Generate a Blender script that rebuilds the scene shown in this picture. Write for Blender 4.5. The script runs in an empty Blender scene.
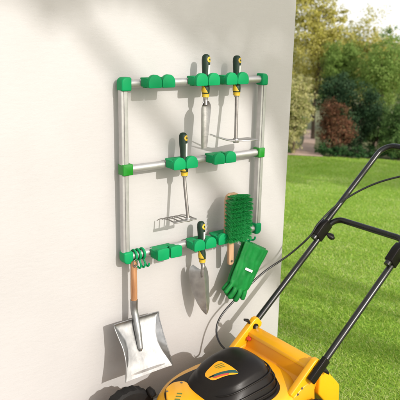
import bpy, bmesh, math, random
import numpy as np
from mathutils import Vector, Matrix

random.seed(7); RNG = np.random.default_rng(11)
sc = bpy.context.scene
COL = sc.collection
LIFT = 0.65            # everything is modelled with z=0 at the rack's bottom rail; lifted so the ground is z=0
G = -0.65              # ground level at the mower
PI = math.pi

# ------------------------------------------------------------------ materials
def nodes(name):
    m = bpy.data.materials.new(name); m.use_nodes = True
    nt = m.node_tree; b = nt.nodes['Principled BSDF']
    return m, nt, b
def N(nt, t, **kw):
    n = nt.nodes.new(t)
    for k, v in kw.items(): setattr(n, k, v)
    return n
def vary(name, c1, c2, scale=8, rough=0.5, bump=0.0, bscale=60, metal=0.0, stretch=None, spec=0.5, coat=0.0, rvar=0.08, detail=5):
    """Principled with noise mixed colour, roughness variation and a fine bump."""
    m, nt, b = nodes(name); L = nt.links.new
    tc = N(nt, 'ShaderNodeTexCoord'); mp = N(nt, 'ShaderNodeMapping')
    L(tc.outputs['Object'], mp.inputs['Vector'])
    if stretch: mp.inputs['Scale'].default_value = stretch
    n1 = N(nt, 'ShaderNodeTexNoise'); n1.inputs['Scale'].default_value = scale; n1.inputs['Detail'].default_value = detail
    L(mp.outputs['Vector'], n1.inputs['Vector'])
    r = N(nt, 'ShaderNodeValToRGB'); r.color_ramp.elements[0].position = .3; r.color_ramp.elements[1].position = .7
    r.color_ramp.elements[0].color = (*c1, 1); r.color_ramp.elements[1].color = (*c2, 1)
    L(n1.outputs['Fac'], r.inputs['Fac']); L(r.outputs['Color'], b.inputs['Base Color'])
    n2 = N(nt, 'ShaderNodeTexNoise'); n2.inputs['Scale'].default_value = bscale; n2.inputs['Detail'].default_value = 6
    L(mp.outputs['Vector'], n2.inputs['Vector'])
    mr = N(nt, 'ShaderNodeMapRange'); mr.inputs['To Min'].default_value = max(.02, rough - rvar); mr.inputs['To Max'].default_value = min(1, rough + rvar)
    L(n2.outputs['Fac'], mr.inputs['Value']); L(mr.outputs['Result'], b.inputs['Roughness'])
    b.inputs['Metallic'].default_value = metal
    b.inputs['Specular IOR Level'].default_value = spec
    b.inputs['Coat Weight'].default_value = coat
    if bump > 0:
        bp = N(nt, 'ShaderNodeBump'); bp.inputs['Strength'].default_value = bump; bp.inputs['Distance'].default_value = .002
        L(n2.outputs['Fac'], bp.inputs['Height']); L(bp.outputs['Normal'], b.inputs['Normal'])
    return m
def leafmat(name, cols, trans=0.35, rough=.55, spec=.12):
    """Leaf colours picked at random per leaf; part of the light shines through."""
    m, nt, b = nodes(name); L = nt.links.new
    g = N(nt, 'ShaderNodeNewGeometry'); r = N(nt, 'ShaderNodeValToRGB'); r.color_ramp.interpolation = 'LINEAR'
    el = r.color_ramp.elements
    for i, c in enumerate(cols):
        p = i / (len(cols) - 1)
        e = el[0] if i == 0 else (el[len(el) - 1] if i == len(cols) - 1 else el.new(p))
        e.position = p; e.color = (*c, 1)
    L(g.outputs['Random Per Island'], r.inputs['Fac']); L(r.outputs['Color'], b.inputs['Base Color'])
    b.inputs['Roughness'].default_value = rough; b.inputs['Specular IOR Level'].default_value = spec
    tr = N(nt, 'ShaderNodeBsdfTranslucent'); mx = N(nt, 'ShaderNodeMixShader'); mx.inputs['Fac'].default_value = trans
    L(r.outputs['Color'], tr.inputs['Color'])
    out = nt.nodes['Material Output']
    L(b.outputs['BSDF'], mx.inputs[1]); L(tr.outputs['BSDF'], mx.inputs[2]); L(mx.outputs['Shader'], out.inputs['Surface'])
    return m

def wall_mat():
    m, nt, b = nodes('white_plaster'); L = nt.links.new
    tc = N(nt, 'ShaderNodeTexCoord')
    n1 = N(nt, 'ShaderNodeTexNoise'); n1.inputs['Scale'].default_value = 2.2; n1.inputs['Detail'].default_value = 8; n1.inputs['Roughness'].default_value = .65
    L(tc.outputs['Object'], n1.inputs['Vector'])
    r = N(nt, 'ShaderNodeValToRGB'); r.color_ramp.elements[0].position = .25; r.color_ramp.elements[1].position = .75
    r.color_ramp.elements[0].color = (.430, .418, .410, 1); r.color_ramp.elements[1].color = (.470, .458, .450, 1)
    L(n1.outputs['Fac'], r.inputs['Fac']); L(r.outputs['Color'], b.inputs['Base Color'])
    b.inputs['Roughness'].default_value = .85; b.inputs['Specular IOR Level'].default_value = .2
    mp = N(nt, 'ShaderNodeMapping'); mp.inputs['Scale'].default_value = (26, 26, 75)
    L(tc.outputs['Object'], mp.inputs['Vector'])
    n2 = N(nt, 'ShaderNodeTexNoise'); n2.inputs['Scale'].default_value = 1.0; n2.inputs['Detail'].default_value = 7; n2.inputs['Roughness'].default_value = .6
    L(mp.outputs['Vector'], n2.inputs['Vector'])
    n3 = N(nt, 'ShaderNodeTexNoise'); n3.inputs['Scale'].default_value = 330; n3.inputs['Detail'].default_value = 3
    L(tc.outputs['Object'], n3.inputs['Vector'])
    ad = N(nt, 'ShaderNodeMath', operation='MULTIPLY_ADD'); ad.inputs[1].default_value = .35
    L(n3.outputs['Fac'], ad.inputs[0]); L(n2.outputs['Fac'], ad.inputs[2])
    bp = N(nt, 'ShaderNodeBump'); bp.inputs['Strength'].default_value = .27; bp.inputs['Distance'].default_value = .003
    L(ad.outputs[0], bp.inputs['Height']); L(bp.outputs['Normal'], b.inputs['Normal'])
    return m
M = dict(
    wall=wall_mat(),
    teal=vary('teal_green_plastic', (.0015, .225, .072), (.003, .26, .085), 12, .52, .08, 400, spec=.18),
    green=vary('grass_green_plastic', (.004, .165, .008), (.006, .20, .012), 12, .42, .08, 400),
    alu=vary('brushed_aluminium', (.43, .42, .412), (.50, .49, .48), 40, .46, .08, 160, metal=.72, stretch=(1, 1, 1)),
    steel=vary('tool_steel', (.29, .282, .272), (.42, .41, .395), 30, .42, .14, 120, metal=.85, rvar=.12),
    dsteel=vary('dark_tool_steel', (.17, .158, .146), (.27, .255, .235), 30, .45, .12, 150, metal=.8),
    galv=vary('galvanised_sheet', (.21, .21, .206), (.36, .36, .353), 22, .40, .20, 60, metal=.9, rvar=.14),
    grip=vary('dark_green_grip', (.003, .017, .008), (.006, .026, .012), 30, .5, .1, 300, spec=.35),
    ylw=vary('yellow_grip', (.46, .30, .010), (.54, .37, .02), 30, .5, .05, 300),
    lab=vary('white_label', (.50, .52, .50), (.58, .58, .56), 30, .5, 0),
    wood=vary('orange_wood', (.20, .085, .032), (.42, .215, .10), 20, .5, .15, 60, stretch=(6, 6, .6)),
    pale=vary('pale_wood', (.38, .225, .12), (.50, .32, .19), 14, .55, .12, 60, stretch=(6, 6, .6)),
    bristle=leafmat('green_bristle', [(.010, .30, .065), (.02, .46, .11), (.12, .60, .25), (.02, .46, .09)], .35, .22, .5),  # the palest green puts highlight streaks into the bristle colour
    glove=vary('green_rubber', (.003, .125, .022), (.006, .185, .034), 22, .55, .6, 55, spec=.22),
    mow=vary('yellow_enamel', (.72, .33, .004), (.78, .37, .007), 5, .34, .03, 120, coat=.2, rvar=.14),
    mow2=vary('orange_yellow_plastic', (.68, .265, .004), (.74, .30, .007), 3, .38, .03, 200),
    blk=vary('black_plastic', (.007, .0055, .0045), (.011, .009, .0075), 8, .36, .06, 500, spec=.18),
    blkp=vary('black_paint', (.008, .0075, .007), (.012, .011, .010), 8, .28, .02, 300),
    rub=vary('black_rubber', (.007, .0065, .006), (.014, .013, .012), 20, .7, .2, 150, spec=.2),
    red=vary('red_plastic', (.55, .03, .02), (.62, .05, .03), 8, .4, 0),
    tealp=vary('teal_print', (.012, .065, .06), (.018, .085, .075), 8, .45, 0),
    redp=vary('red_print', (.55, .05, .04), (.6, .07, .05), 8, .45, 0),
    dkp=vary('dark_green_print', (.10, .14, .02), (.13, .17, .03), 8, .45, 0),
    soil=vary('garden_soil', (.10, .10, .04), (.20, .21, .08), 4, .95, .4, 30),
    path=vary('pink_gravel', (.42, .29, .22), (.55, .40, .32), 6, .95, .4, 60),
    bark=vary('bark', (.07, .05, .035), (.15, .11, .08), 9, .9, .6, 25, stretch=(3, 3, .6)),
    hill=vary('far_wood', (.05, .075, .045), (.09, .12, .07), .15, .95, 0, 3),
)
def lawn_mat():
    m, nt, b = nodes('lawn'); L = nt.links.new
    tc = N(nt, 'ShaderNodeTexCoord')
    a = N(nt, 'ShaderNodeTexNoise'); a.inputs['Scale'].default_value = 1.4; a.inputs['Detail'].default_value = 6
    f = N(nt, 'ShaderNodeTexNoise'); f.inputs['Scale'].default_value = 55; f.inputs['Detail'].default_value = 4
    L(tc.outputs['Object'], a.inputs['Vector']); L(tc.outputs['Object'], f.inputs['Vector'])
    r = N(nt, 'ShaderNodeValToRGB'); r.color_ramp.elements[0].position = .3; r.color_ramp.elements[1].position = .72
    r.color_ramp.elements[0].color = (.17, .32, .03, 1); r.color_ramp.elements[1].color = (.29, .46, .07, 1)
    mx = N(nt, 'ShaderNodeMix'); mx.data_type = 'FLOAT'; mx.inputs['Factor'].default_value = .6
    L(a.outputs['Fac'], mx.inputs['A']); L(f.outputs['Fac'], mx.inputs['B'])
    L(mx.outputs['Result'], r.inputs['Fac']); L(r.outputs['Color'], b.inputs['Base Color'])
    b.inputs['Roughness'].default_value = .9; b.inputs['Specular IOR Level'].default_value = .1
    bp = N(nt, 'ShaderNodeBump'); bp.inputs['Strength'].default_value = .7; bp.inputs['Distance'].default_value = .03
    L(f.outputs['Fac'], bp.inputs['Height']); L(bp.outputs['Normal'], b.inputs['Normal'])
    return m
M['lawn'] = lawn_mat()
def patchy(m):
    nt = m.node_tree; L = nt.links.new; g = [n for n in nt.nodes if n.type == 'NEW_GEOMETRY'][0]; r = [n for n in nt.nodes if n.type == 'VALTORGB'][0]
    n1 = N(nt, 'ShaderNodeTexNoise'); n1.inputs['Scale'].default_value = 1.7; n1.inputs['Detail'].default_value = 7; n1.inputs['Roughness'].default_value = .65
    L(g.outputs['Position'], n1.inputs['Vector'])
    mr = N(nt, 'ShaderNodeMapRange'); mr.inputs['From Min'].default_value = .3; mr.inputs['From Max'].default_value = .7; mr.inputs['To Min'].default_value = -.35; mr.inputs['To Max'].default_value = .35
    L(n1.outputs['Fac'], mr.inputs['Value']); ad = N(nt, 'ShaderNodeMath', operation='ADD'); ad.use_clamp = True
    L(mr.outputs['Result'], ad.inputs[0]); L(g.outputs['Random Per Island'], ad.inputs[1]); L(ad.outputs[0], r.inputs['Fac'])
    return m
M['blade'] = leafmat('grass_blade', [(.20, .34, .04), (.29, .44, .055), (.37, .51, .085), (.46, .56, .14), (.57, .61, .27)], .45, .75, 0.0); patchy(M['blade'])

# ------------------------------------------------------------------ mesh helpers
def link(name, me, mat, parent=None):
    o = bpy.data.objects.new(name, me); COL.objects.link(o)
    if mat is not None: me.materials.append(mat)
    if parent is not None: o.parent = parent
    return o
def tag(o, label=None, cat=None, group=None, kind=None):
    if label: o['label'] = label
    if cat: o['category'] = cat
    if group: o['group'] = group
    if kind: o['kind'] = kind
    return o
def thing(name, loc, label, cat, group=None):
    o = bpy.data.objects.new(name, None); COL.objects.link(o); o.location = loc
    o.empty_display_size = .05
    return tag(o, label, cat, group)

class MB:
    """collects vertices and faces given in rack coordinates"""
    def __init__(s): s.v = []; s.f = []
    def add(s, v, f):
        k = len(s.v); s.v += [tuple(p) for p in v]; s.f += [tuple(i + k for i in q) for q in f]; return s
    def box(s, x0, x1, y0, y1, z0, z1):
        v = [(x, y, z) for x in (x0, x1) for y in (y0, y1) for z in (z0, z1)]
        return s.add(v, [(0, 1, 3, 2), (4, 6, 7, 5), (0, 4, 5, 1), (2, 3, 7, 6), (0, 2, 6, 4), (1, 5, 7, 3)])
    def prism(s, pts, axis, a, b):
        """outline pts (2D) extruded along axis from a to b; y: (x,z)  x: (y,z)  z: (x,y)"""
        n = len(pts)
        def mk(p, t): return {'y': (p[0], t, p[1]), 'x': (t, p[0], p[1]), 'z': (p[0], p[1], t)}[axis]
        v = [mk(p, a) for p in pts] + [mk(p, b) for p in pts]
        f = [tuple(range(n)), tuple(range(2 * n - 1, n - 1, -1))]
        f += [(i, (i + 1) % n, n + (i + 1) % n, n + i) for i in range(n)]
        return s.add(v, f)
    def tube(s, path, r, n=14, closed=False, sx=1.0):
        """round tube along a path; r a number or a list; sx flattens the section"""
        P = [Vector(p) for p in path]; m = len(P); rr = r if isinstance(r, (list, tuple)) else [r] * m
        T = []
        for i in range(m):
            a = P[(i - 1) % m] if (closed or i > 0) else P[i]; b = P[(i + 1) % m] if (closed or i < m - 1) else P[i]
            T.append((b - a).normalized())
        u = T[0].orthogonal().normalized()
        if abs(T[0].z) > .8: u = (Vector((1, 0, 0)) - T[0] * T[0].x).normalized()
        v = []; f = []
        for i in range(m):
            u = (u - T[i] * u.dot(T[i])).normalized(); w = T[i].cross(u)
            for k in range(n):
                a = 2 * PI * k / n
                v.append(P[i] + (u * math.cos(a) + w * math.sin(a) * sx) * rr[i])
        for i in range(m if closed else m - 1):
            j = (i + 1) % m
            for k in range(n):
                f.append((i * n + k, i * n + (k + 1) % n, j * n + (k + 1) % n, j * n + k))
        if not closed:
            f.append(tuple(range(n - 1, -1, -1))); f.append(tuple((m - 1) * n + k for k in range(n)))
        return s.add(v, f)
    def grid(s, rows, th=0.0, nrm=None):
        """surface from rows of points; th>0 gives it thickness along its normals"""
        R = len(rows); C = len(rows[0]); P = [[Vector(p) for p in r] for r in rows]
        f = [(i * C + j, i * C + j + 1, (i + 1) * C + j + 1, (i + 1) * C + j) for i in range(R - 1) for j in range(C - 1)]
        v = [p for r in P for p in r]
        if th <= 0: return s.add(v, f)
        back = []
        for i in range(R):
            for j in range(C):
                a = P[min(i + 1, R - 1)][j] - P[max(i - 1, 0)][j]; b = P[i][min(j + 1, C - 1)] - P[i][max(j - 1, 0)]
                nn = a.cross(b)
                nn = nn.normalized() if nn.length > 1e-9 else Vector((0, 1, 0))
                back.append(P[i][j] + nn * th)
        K = R * C
        f += [tuple(K + i for i in reversed(q)) for q in f]
        ring = [j for j in range(C)] + [i * C + C - 1 for i in range(1, R)] + [(R - 1) * C + j for j in range(C - 2, -1, -1)] + [i * C for i in range(R - 2, 0, -1)]
        f += [(ring[(k + 1) % len(ring)], ring[k], K + ring[k], K + ring[(k + 1) % len(ring)]) for k in range(len(ring))]
        return s.add(v + back, f)
    def build(s, name, mat, parent=None, bevel=0.0, seg=2, sharp=38, origin=None):
        bm = bmesh.new(); vs = [bm.verts.new(p) for p in s.v]
        for q in s.f:
            try: bm.faces.new([vs[i] for i in q])
            except ValueError: pass
        bmesh.ops.recalc_face_normals(bm, faces=bm.faces)
        if bevel > 0:
            ed = [e for e in bm.edges if len(e.link_faces) == 2 and e.calc_face_angle(0) > math.radians(sharp)]
            bmesh.ops.bevel(bm, geom=ed, offset=bevel, segments=seg, profile=.5, affect='EDGES', clamp_overlap=True)
        for q in bm.faces: q.smooth = True
        for e in bm.edges:
            if len(e.link_faces) == 2 and e.calc_face_angle(0) > math.radians(sharp if bevel <= 0 else 50): e.smooth = False
        if parent is not None and origin is None: origin = parent_world(parent)
        if origin is not None: bmesh.ops.translate(bm, verts=bm.verts, vec=-Vector(origin))
        me = bpy.data.meshes.new(name); bm.to_mesh(me); bm.free()
        o = link(name, me, mat, parent)
        if parent is None and origin is not None: o.location = origin
        return o
def parent_world(o):
    v = Vector((0, 0, 0))
    while o is not None: v += o.location; o = o.parent
    return v
def roundrect(x0, x1, z0, z1, r, n=5, corners=(1, 1, 1, 1)):
    """corner order: bottom-left, bottom-right, top-right, top-left"""
    out = []
    for (cx, cz, a0, on) in ((x0, z0, 180, corners[0]), (x1, z0, 270, corners[1]), (x1, z1, 0, corners[2]), (x0, z1, 90, corners[3])):
        if not on: out.append((cx, cz)); continue
        sx = r if cx == x0 else -r; sz = r if cz == z0 else -r
        for k in range(n + 1):
            a = math.radians(a0 + 90 * k / n); out.append((cx + sx + r * math.cos(a), cz + sz + r * math.sin(a)))
    return out
def circle(cx, cz, r, n=24): return [(cx + r * math.cos(2 * PI * k / n), cz + r * math.sin(2 * PI * k / n)) for k in range(n)]
def smooth_path(pts, n=8):
    """Catmull-Rom through pts"""
    P = [Vector(p) for p in pts]; P = [P[0] * 2 - P[1]] + P + [P[-1] * 2 - P[-2]]; out = []
    for i in range(1, len(P) - 2):
        for k in range(n):
            t = k / n; a, b, c, d = P[i - 1], P[i], P[i + 1], P[i + 2]
            out.append(.5 * ((2 * b) + (c - a) * t + (2 * a - 5 * b + 4 * c - d) * t * t + (3 * b - a - 3 * c + d) * t ** 3))
    out.append(P[-2]); return out
def lathe_z(cx, cy, prof, n=18, sy=1.0):
    """profile (r,z) turned round a vertical axis -> path/r for tube-like solid"""
    v = []; f = []; m = len(prof)
    for (r, z) in prof:
        for k in range(n):
            a = 2 * PI * k / n; v.append((cx + r * math.cos(a), cy + r * sy * math.sin(a), z))
    for i in range(m - 1):
        for k in range(n): f.append((i * n + k, i * n + (k + 1) % n, (i + 1) * n + (k + 1) % n, (i + 1) * n + k))
    f.append(tuple(range(n - 1, -1, -1))); f.append(tuple((m - 1) * n + k for k in range(n)))
    return v, f

# ------------------------------------------------------------------ ground
def gz(x, y):
    """ground height: level by the wall, then falling away gently"""
    d = (x + 1.03) * .74 + (y + 1.8) * .67
    t = np.clip((d - 3.0), 0, 60)
    return G - .080 * t * np.clip(t / 2.0, 0, 1) ** .5 + 0 * d
def sheet(name, xs, ys, dz, mat, mask=None):
    X, Y = np.meshgrid(xs, ys); Z = gz(X, Y) + dz; nx = len(xs); ny = len(ys)
    v = np.stack([X.ravel(), Y.ravel(), Z.ravel()], 1)
    f = [(j * nx + i, j * nx + i + 1, (j + 1) * nx + i + 1, (j + 1) * nx + i) for j in range(ny - 1) for i in range(nx - 1)
         if mask is None or mask((xs[i] + xs[i + 1]) / 2, (ys[j] + ys[j + 1]) / 2)]
    me = bpy.data.meshes.new(name); me.from_pydata(v.tolist(), [], f); me.update()
    for p in me.polygons: p.use_smooth = True
    return link(name, me, mat)
def spread(a, b, n, far): return np.concatenate([[-far, -far * .4, -60, -30], np.linspace(a, b, n), [40, 70, far * .4, far]])
def ldist(x, y): return (x + 1.03) * .74 + (y + 1.8) * .67   # distance from the camera side along the garden's length
o = sheet('ground', spread(-14, 26, 81, 900), spread(-14, 26, 81, 900), -.012, M['soil']); tag(o, kind='structure')
EDGE = 10.9
o = sheet('lawn', np.linspace(-8, 16, 97), np.linspace(-9, 16, 101), 0, M['lawn'], lambda x, y: ldist(x, y) < EDGE); tag(o, kind='structure')
def bounce_patio_mat():
    m, nt, b = nodes('beige_paving'); L = nt.links.new
    tc = N(nt, 'ShaderNodeTexCoord'); br = N(nt, 'ShaderNodeTexBrick'); br.inputs['Scale'].default_value = 2.5; br.inputs['Mortar Size'].default_value = .012
    br.inputs['Color1'].default_value = (.44, .39, .34, 1); br.inputs['Color2'].default_value = (.40, .35, .30, 1); br.inputs['Mortar'].default_value = (.22, .20, .17, 1)
    n1 = N(nt, 'ShaderNodeTexNoise'); n1.inputs['Scale'].default_value = 14; n1.inputs['Detail'].default_value = 8
    mx = N(nt, 'ShaderNodeMix'); mx.data_type = 'RGBA'; mx.blend_type = 'MULTIPLY'; mx.inputs['Factor'].default_value = .35
    L(tc.outputs['Object'], br.inputs['Vector']); L(tc.outputs['Object'], n1.inputs['Vector'])
    L(br.outputs['Color'], mx.inputs['A']); L(n1.outputs['Color'], mx.inputs['B']); L(mx.outputs['Result'], b.inputs['Base Color']); b.inputs['Roughness'].default_value = .8
    return m
pt = MB().box(-6, .34, -5, -.02, G - .05, G + .028).box(.34, 1.5, -5, -1.02, G - .05, G + .028)  # paving out of view, added for its neutral bounce onto wall and rack
tag(pt.build('bounce_patio', bounce_patio_mat()), kind='structure')
# the path leading away between the shrubs
pp = [(-1.03 + .74 * t + .67 * (-.10 + .03 * math.sin(t)), -1.8 + .67 * t - .74 * (-.10 + .03 * math.sin(t))) for t in np.linspace(10.85, 18, 24)]
mb = MB(); rows = []
for i, (x, y) in enumerate(pp):
    rows.append([(x - (.13 + .20 * max(0, 1 - i / 5)) * (k - .5) * 2 * .68, y + (.13 + .20 * max(0, 1 - i / 5)) * (k - .5) * 2 * .74, float(gz(x, y)) + .012) for k in (0, .5, 1)])
tag(mb.grid(rows).build('path', M['path']), kind='structure')

def blades(name, n, rmin, rmax, a0, a1, hh, ww, mat, mask):
    """a tuft field of bent blades, each three quads, thinning out with distance"""
    u = RNG.random(n); r = rmin * (rmax / rmin) ** u if rmin > 0 else u * rmax
    a = np.radians(a0 + (a1 - a0) * RNG.random(n))
    x = -1.03 + r * np.sin(a); y = -1.80 + r * np.cos(a)
    k = mask(x, y); x = x[k]; y = y[k]; r = r[k]; n = len(x)
    z = gz(x, y); h = hh * (.55 + .7 * RNG.random(n)) * (1 + .03 * r); w = ww * (.7 + .6 * RNG.random(n)) * (.6 + r * .22)
    th = RNG.random(n) * 2 * PI; lean = h * (.35 + 1.0 * RNG.random(n)); ph = RNG.random(n) * 2 * PI
    dx, dy = np.cos(th), np.sin(th); lx, ly = np.cos(ph) * lean, np.sin(ph) * lean
    V = np.zeros((n, 5, 3))
    for i, (t, ws) in enumerate(((0, 1), (0, -1), (.55, .8), (.55, -.8), (1, 0))):
        V[:, i, 0] = x + dx * w * ws * .5 + lx * t * t; V[:, i, 1] = y + dy * w * ws * .5 + ly * t * t; V[:, i, 2] = z + h * t * (1 - .15 * t) - .004
    base = np.arange(n)[:, None] * 5
    q = (base + np.array([[0, 1, 3, 2]])); t3 = (base + np.array([[2, 3, 4]]))
    me = bpy.data.meshes.new(name); me.vertices.add(n * 5); me.vertices.foreach_set('co', V.reshape(-1).astype(np.float32))
    loops = np.concatenate([q.reshape(-1), t3.reshape(-1)]); me.loops.add(len(loops)); me.loops.foreach_set('vertex_index', loops.astype(np.int32))
    starts = np.concatenate([np.arange(n) * 4, n * 4 + np.arange(n) * 3]); tot = np.concatenate([np.full(n, 4), np.full(n, 3)])
    me.polygons.add(2 * n); me.polygons.foreach_set('loop_start', starts.astype(np.int32)); me.polygons.foreach_set('loop_total', tot.astype(np.int32))
    me.update(calc_edges=True); me.validate()
    return link(name, me, mat)
def lawn_mask(x, y):
    inwall = ((x < .86) & (y > -.03) & (y < .40)) | ((x < .35) & (y < 0)) | ((x < 1.51) & (y < -1.01))
    return (~inwall) & (ldist(x, y) < EDGE)
tag(blades('grass', 430000, 1.2, 13.5, 28, 80, .019, .0027, M['blade'], lawn_mask), kind='stuff')

# ------------------------------------------------------------------ wall
XE = .810
t = thing('house_wall', (-1.5, .15, G), 'white plastered wall end that carries the tool rack', 'wall')
b = MB().box(-5.2, XE, 0, .32, G - .05, 3.1); b.build('masonry', M['wall'], t, bevel=.004)
MB().box(-5.25, XE + .05, -.05, .37, 3.103, 3.16).build('coping', M['lab'], t, bevel=.006)

# ------------------------------------------------------------------ tool rack
rack = thing('tool_rack', (.304, 0, 0), 'aluminium wall rack with green corner caps and green tool holders on a white wall', 'tool rack')
RY = -.035; RW = .607
for z in (0, .315, .6):
    r_ = .0135
    MB().tube([(.005, RY, z), (RW - .005, RY, z)], r_, 24).build('rail', M['alu'], rack)
def upright_section(cx):
    """flat extruded profile with a long groove in its front face"""
    w, d = .0132, .0115; y0, y1 = RY - d, RY + d; g = cx - .0035
    out = roundrect(cx - w, cx + w, y0, y1, .0035, 4)
    k = 5                                            # after the bottom-left corner comes the front edge
    return out[:k] + [(g - .0018, y0), (g - .0010, y0 + .0030), (g + .0010, y0 + .0030), (g + .0018, y0)] + out[k:]
for cx in (-.006, .613):
    MB().prism(upright_section(cx), 'z', .012, .588).build('upright', M['alu'], rack)
for (cx, cz, sx, sz) in ((0, .6, 1, 1), (RW, .6, -1, 1), (0, 0, 1, -1), (RW, 0, -1, -1)):
    x0, x1 = (cx - .0205, cx + .0165) if sx > 0 else (cx - .0125, cx + .0175)
    z0, z1 = cz - .022, cz + .022
    cor = [0, 0, 0, 0]
    cor[{(1, 1): 3, (-1, 1): 2, (1, -1): 0, (-1, -1): 1}[(sx, sz)]] = 1
    mb = MB().prism(roundrect(x0, x1, z0, z1, .017, 6, cor), 'y', -.017, -.056)
    mb.tube([(cx, -.020, cz), (cx, 0, cz)], .008, 14)
    mb.build('corner_cap', M['teal'], rack, bevel=.005, seg=3, sharp=45)
for (cx, cz) in ((-.003, .315), (.609, .315)):
    x0, x1 = cx - .0165, cx + .022
    if cx > .3: x0, x1 = cx - .016, cx + .0155
    MB().prism(roundrect(x0, x1, cz - .019, cz + .019, .003), 'y', -.018, -.055).build('side_clamp', M['green'], rack, bevel=.004, seg=2, sharp=45)

def hump(x0, x1, z0, z1, round_=1.0):
    """flat-bottomed, round-topped outline of a holder jaw"""
    w = x1 - x0; h = z1 - z0; cx = (x0 + x1) / 2; out = [(x0 + .004, z0), (x1 - .004, z0), (x1, z0 + .004)]
    zs = z1 - min(h * .78, w * .5) * round_
    n = 14
    for k in range(n + 1):
        a = PI * k / n
        out.append((cx + w / 2 * math.copysign(abs(math.cos(a)) ** (1.0 / (.6 + .4 * round_)) if round_ < 1 else abs(math.cos(a)), math.cos(a)), zs + (z1 - zs) * math.sin(a) ** (1 if round_ >= 1 else .45)))
    out.append((x0, z0 + .004)); return out
def holder(cx, cz, gap=.001, jw=.051, rnd=1.0, base=True):
    """clip on the rail with two spring jaws in front; its parts hang on the base"""
    mb = MB()
    mb.prism(roundrect(cx - .038, cx + .046, cz - .0155, cz + .0175, .004, 4), 'y', RY + .012, RY - .020)
    o = mb.build('tool_holder', M['teal'], rack, bevel=.0025, sharp=45)
    for s in (-1, 1):
        xa, xb = (cx - gap - jw, cx - gap) if s < 0 else (cx + gap, cx + gap + jw)
        j = MB().prism(hump(xa, xb, cz - .0125, cz + .0305, rnd), 'y', -.086, -.102)
        # side arm and roof running back to the rail
        xo0, xo1 = (xa + .002, xa + .030) if s < 0 else (xb - .030, xb - .002)
        web0, web1 = (xa + .001, xa + .009) if s < 0 else (xb - .009, xb - .001)
        j.box(web0, web1, -.0885, -.050, cz - .010, cz + .016)
        j.box(min(xo0, web0), max(xo1, web1), -.0880, -.046, cz + .0135, cz + .0195)
        j.build('jaw', M['teal'], o, bevel=.0014, sharp=50)
    return o
holder(.105, .601); holder(.297, .602); holder(.431, .602)
holder(.2055, .317); holder(.384, .317)
holder(.140, -.004, gap=.003, jw=.049, rnd=.35); holder(.300, -.001); holder(.413, .002, jw=.05)
for i, x in enumerate((.030, .046, .064)):
    mb = MB()
    ring = [(x, RY + .0185 * math.cos(a), .0185 * math.sin(a)) for a in np.linspace(0, 2 * PI, 24, endpoint=False)]
    mb.tube(ring, .0044, 10, closed=True)
    hk = [(x, RY - .010, -.016), (x, RY - .016, -.026), (x + .001, RY - .024, -.036), (x + .003, RY - .032, -.039), (x + .004, RY - .038, -.034), (x + .004, RY - .040, -.026)]
    mb.tube(smooth_path(hk, 5), .0034, 10)
    mb.build('hook', M['teal'], rack)
for x in (.512, .536, .560):
    mb = MB()
    ring = [(x, RY + .0185 * math.cos(a), .0185 * math.sin(a)) for a in np.linspace(0, 2 * PI, 24, endpoint=False)]
    mb.tube(ring, .0045, 10, closed=True)
    hk = [(x, RY - .006, -.017), (x, RY - .010, -.026), (x + .002, RY - .018, -.034), (x + .006, RY - .030, -.037), (x + .010, RY - .040, -.031), (x + .012, RY - .042, -.021)]
    mb.tube(smooth_path(hk, 5), .0038, 10)
    mb.build('hook', M['teal'], rack)

# ------------------------------------------------------------------ hand tools
def handle_parts(t, top, bot, r=.0145):
    """dark green grip with a yellow cap mark on top, yellow collar below, white label on the side"""
    A = Vector(top); B = Vector(bot); L = (A - B)
    def at(s): return B + L * s
    prof = [(0, .80), (.05, .95), (.15, 1.0), (.30, .88), (.48, .86), (.66, .98), (.84, 1.06), (.93, .98), (.975, .78), (.995, .45), (1.0, .1)]
    path = [at(s) for s, _ in prof]; o = MB().tube(path, [r * k for _, k in prof], 18).build('grip', M['grip'], t)
    # yellow collar with a pointed tongue: a sleeve just over the grip, longer on the camera-left side
    rows = []
    for s in np.linspace(-.055, .27, 12):
        row = []
        for k in range(19):
            a = math.radians(120 + 150 * k / 18) if s > .05 else math.radians(360 * k / 18)
            keep = 1.0
            if s > .05: keep = max(0.02, 1 - (s - .05) / .22)
            aa = math.radians(195 + (a - math.radians(195)) * 180 / PI * keep) if s > .05 else a
            rr = r * (np.interp(s, [0, .05, .15, .30], [.80, .95, 1.0, .88])) + .0009
            p = at(s); row.append((p.x + rr * math.cos(aa), p.y + rr * math.sin(aa), p.z))
        rows.append(row)
    low = [i for i in range(12) if np.linspace(-.055, .27, 12)[i] <= .06]
    mb = MB(); mb.grid(rows[:len(low)]); mb.grid(rows[len(low) - 1 + 1:])
    mb.build('collar', M['ylw'], t)
    # ferrule under the collar
    MB().tube([at(-.045), at(-.10)], [r * .72, r * .6], 16).build('ferrule', M['steel'], t)
    # oval cap mark and label follow the round grip
    def patch(nm, mat, s0, s1, a0, a1, rn):
        rows = []
        for i in range(9):
            s = s0 + (s1 - s0) * i / 8; half = math.sqrt(max(0, 1 - ((i - 4) / 4.0) ** 2)) if rn else 1
            half = max(half, .05)
            rr = r * np.interp(s, [q[0] for q in prof], [q[1] for q in prof]) + (.0013 if nm == 'cap_dot' else .0007); p = at(s)
            rows.append([(p.x + rr * math.cos(math.radians((a0 + a1) / 2 + (a1 - a0) / 2 * half * (k / 4 - 1))),
                          p.y + rr * math.sin(math.radians((a0 + a1) / 2 + (a1 - a0) / 2 * half * (k / 4 - 1))), p.z) for k in range(9)])
        MB().grid(rows).build(nm, mat, t)
    patch('cap_mark', M['ylw'], .80, .945, 250, 330, True)
    patch('cap_dot', M['grip'], .845, .90, 278, 303, True)
    patch('label_strip', M['lab'], .42, .74, 268, 318, False)
    return at

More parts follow.
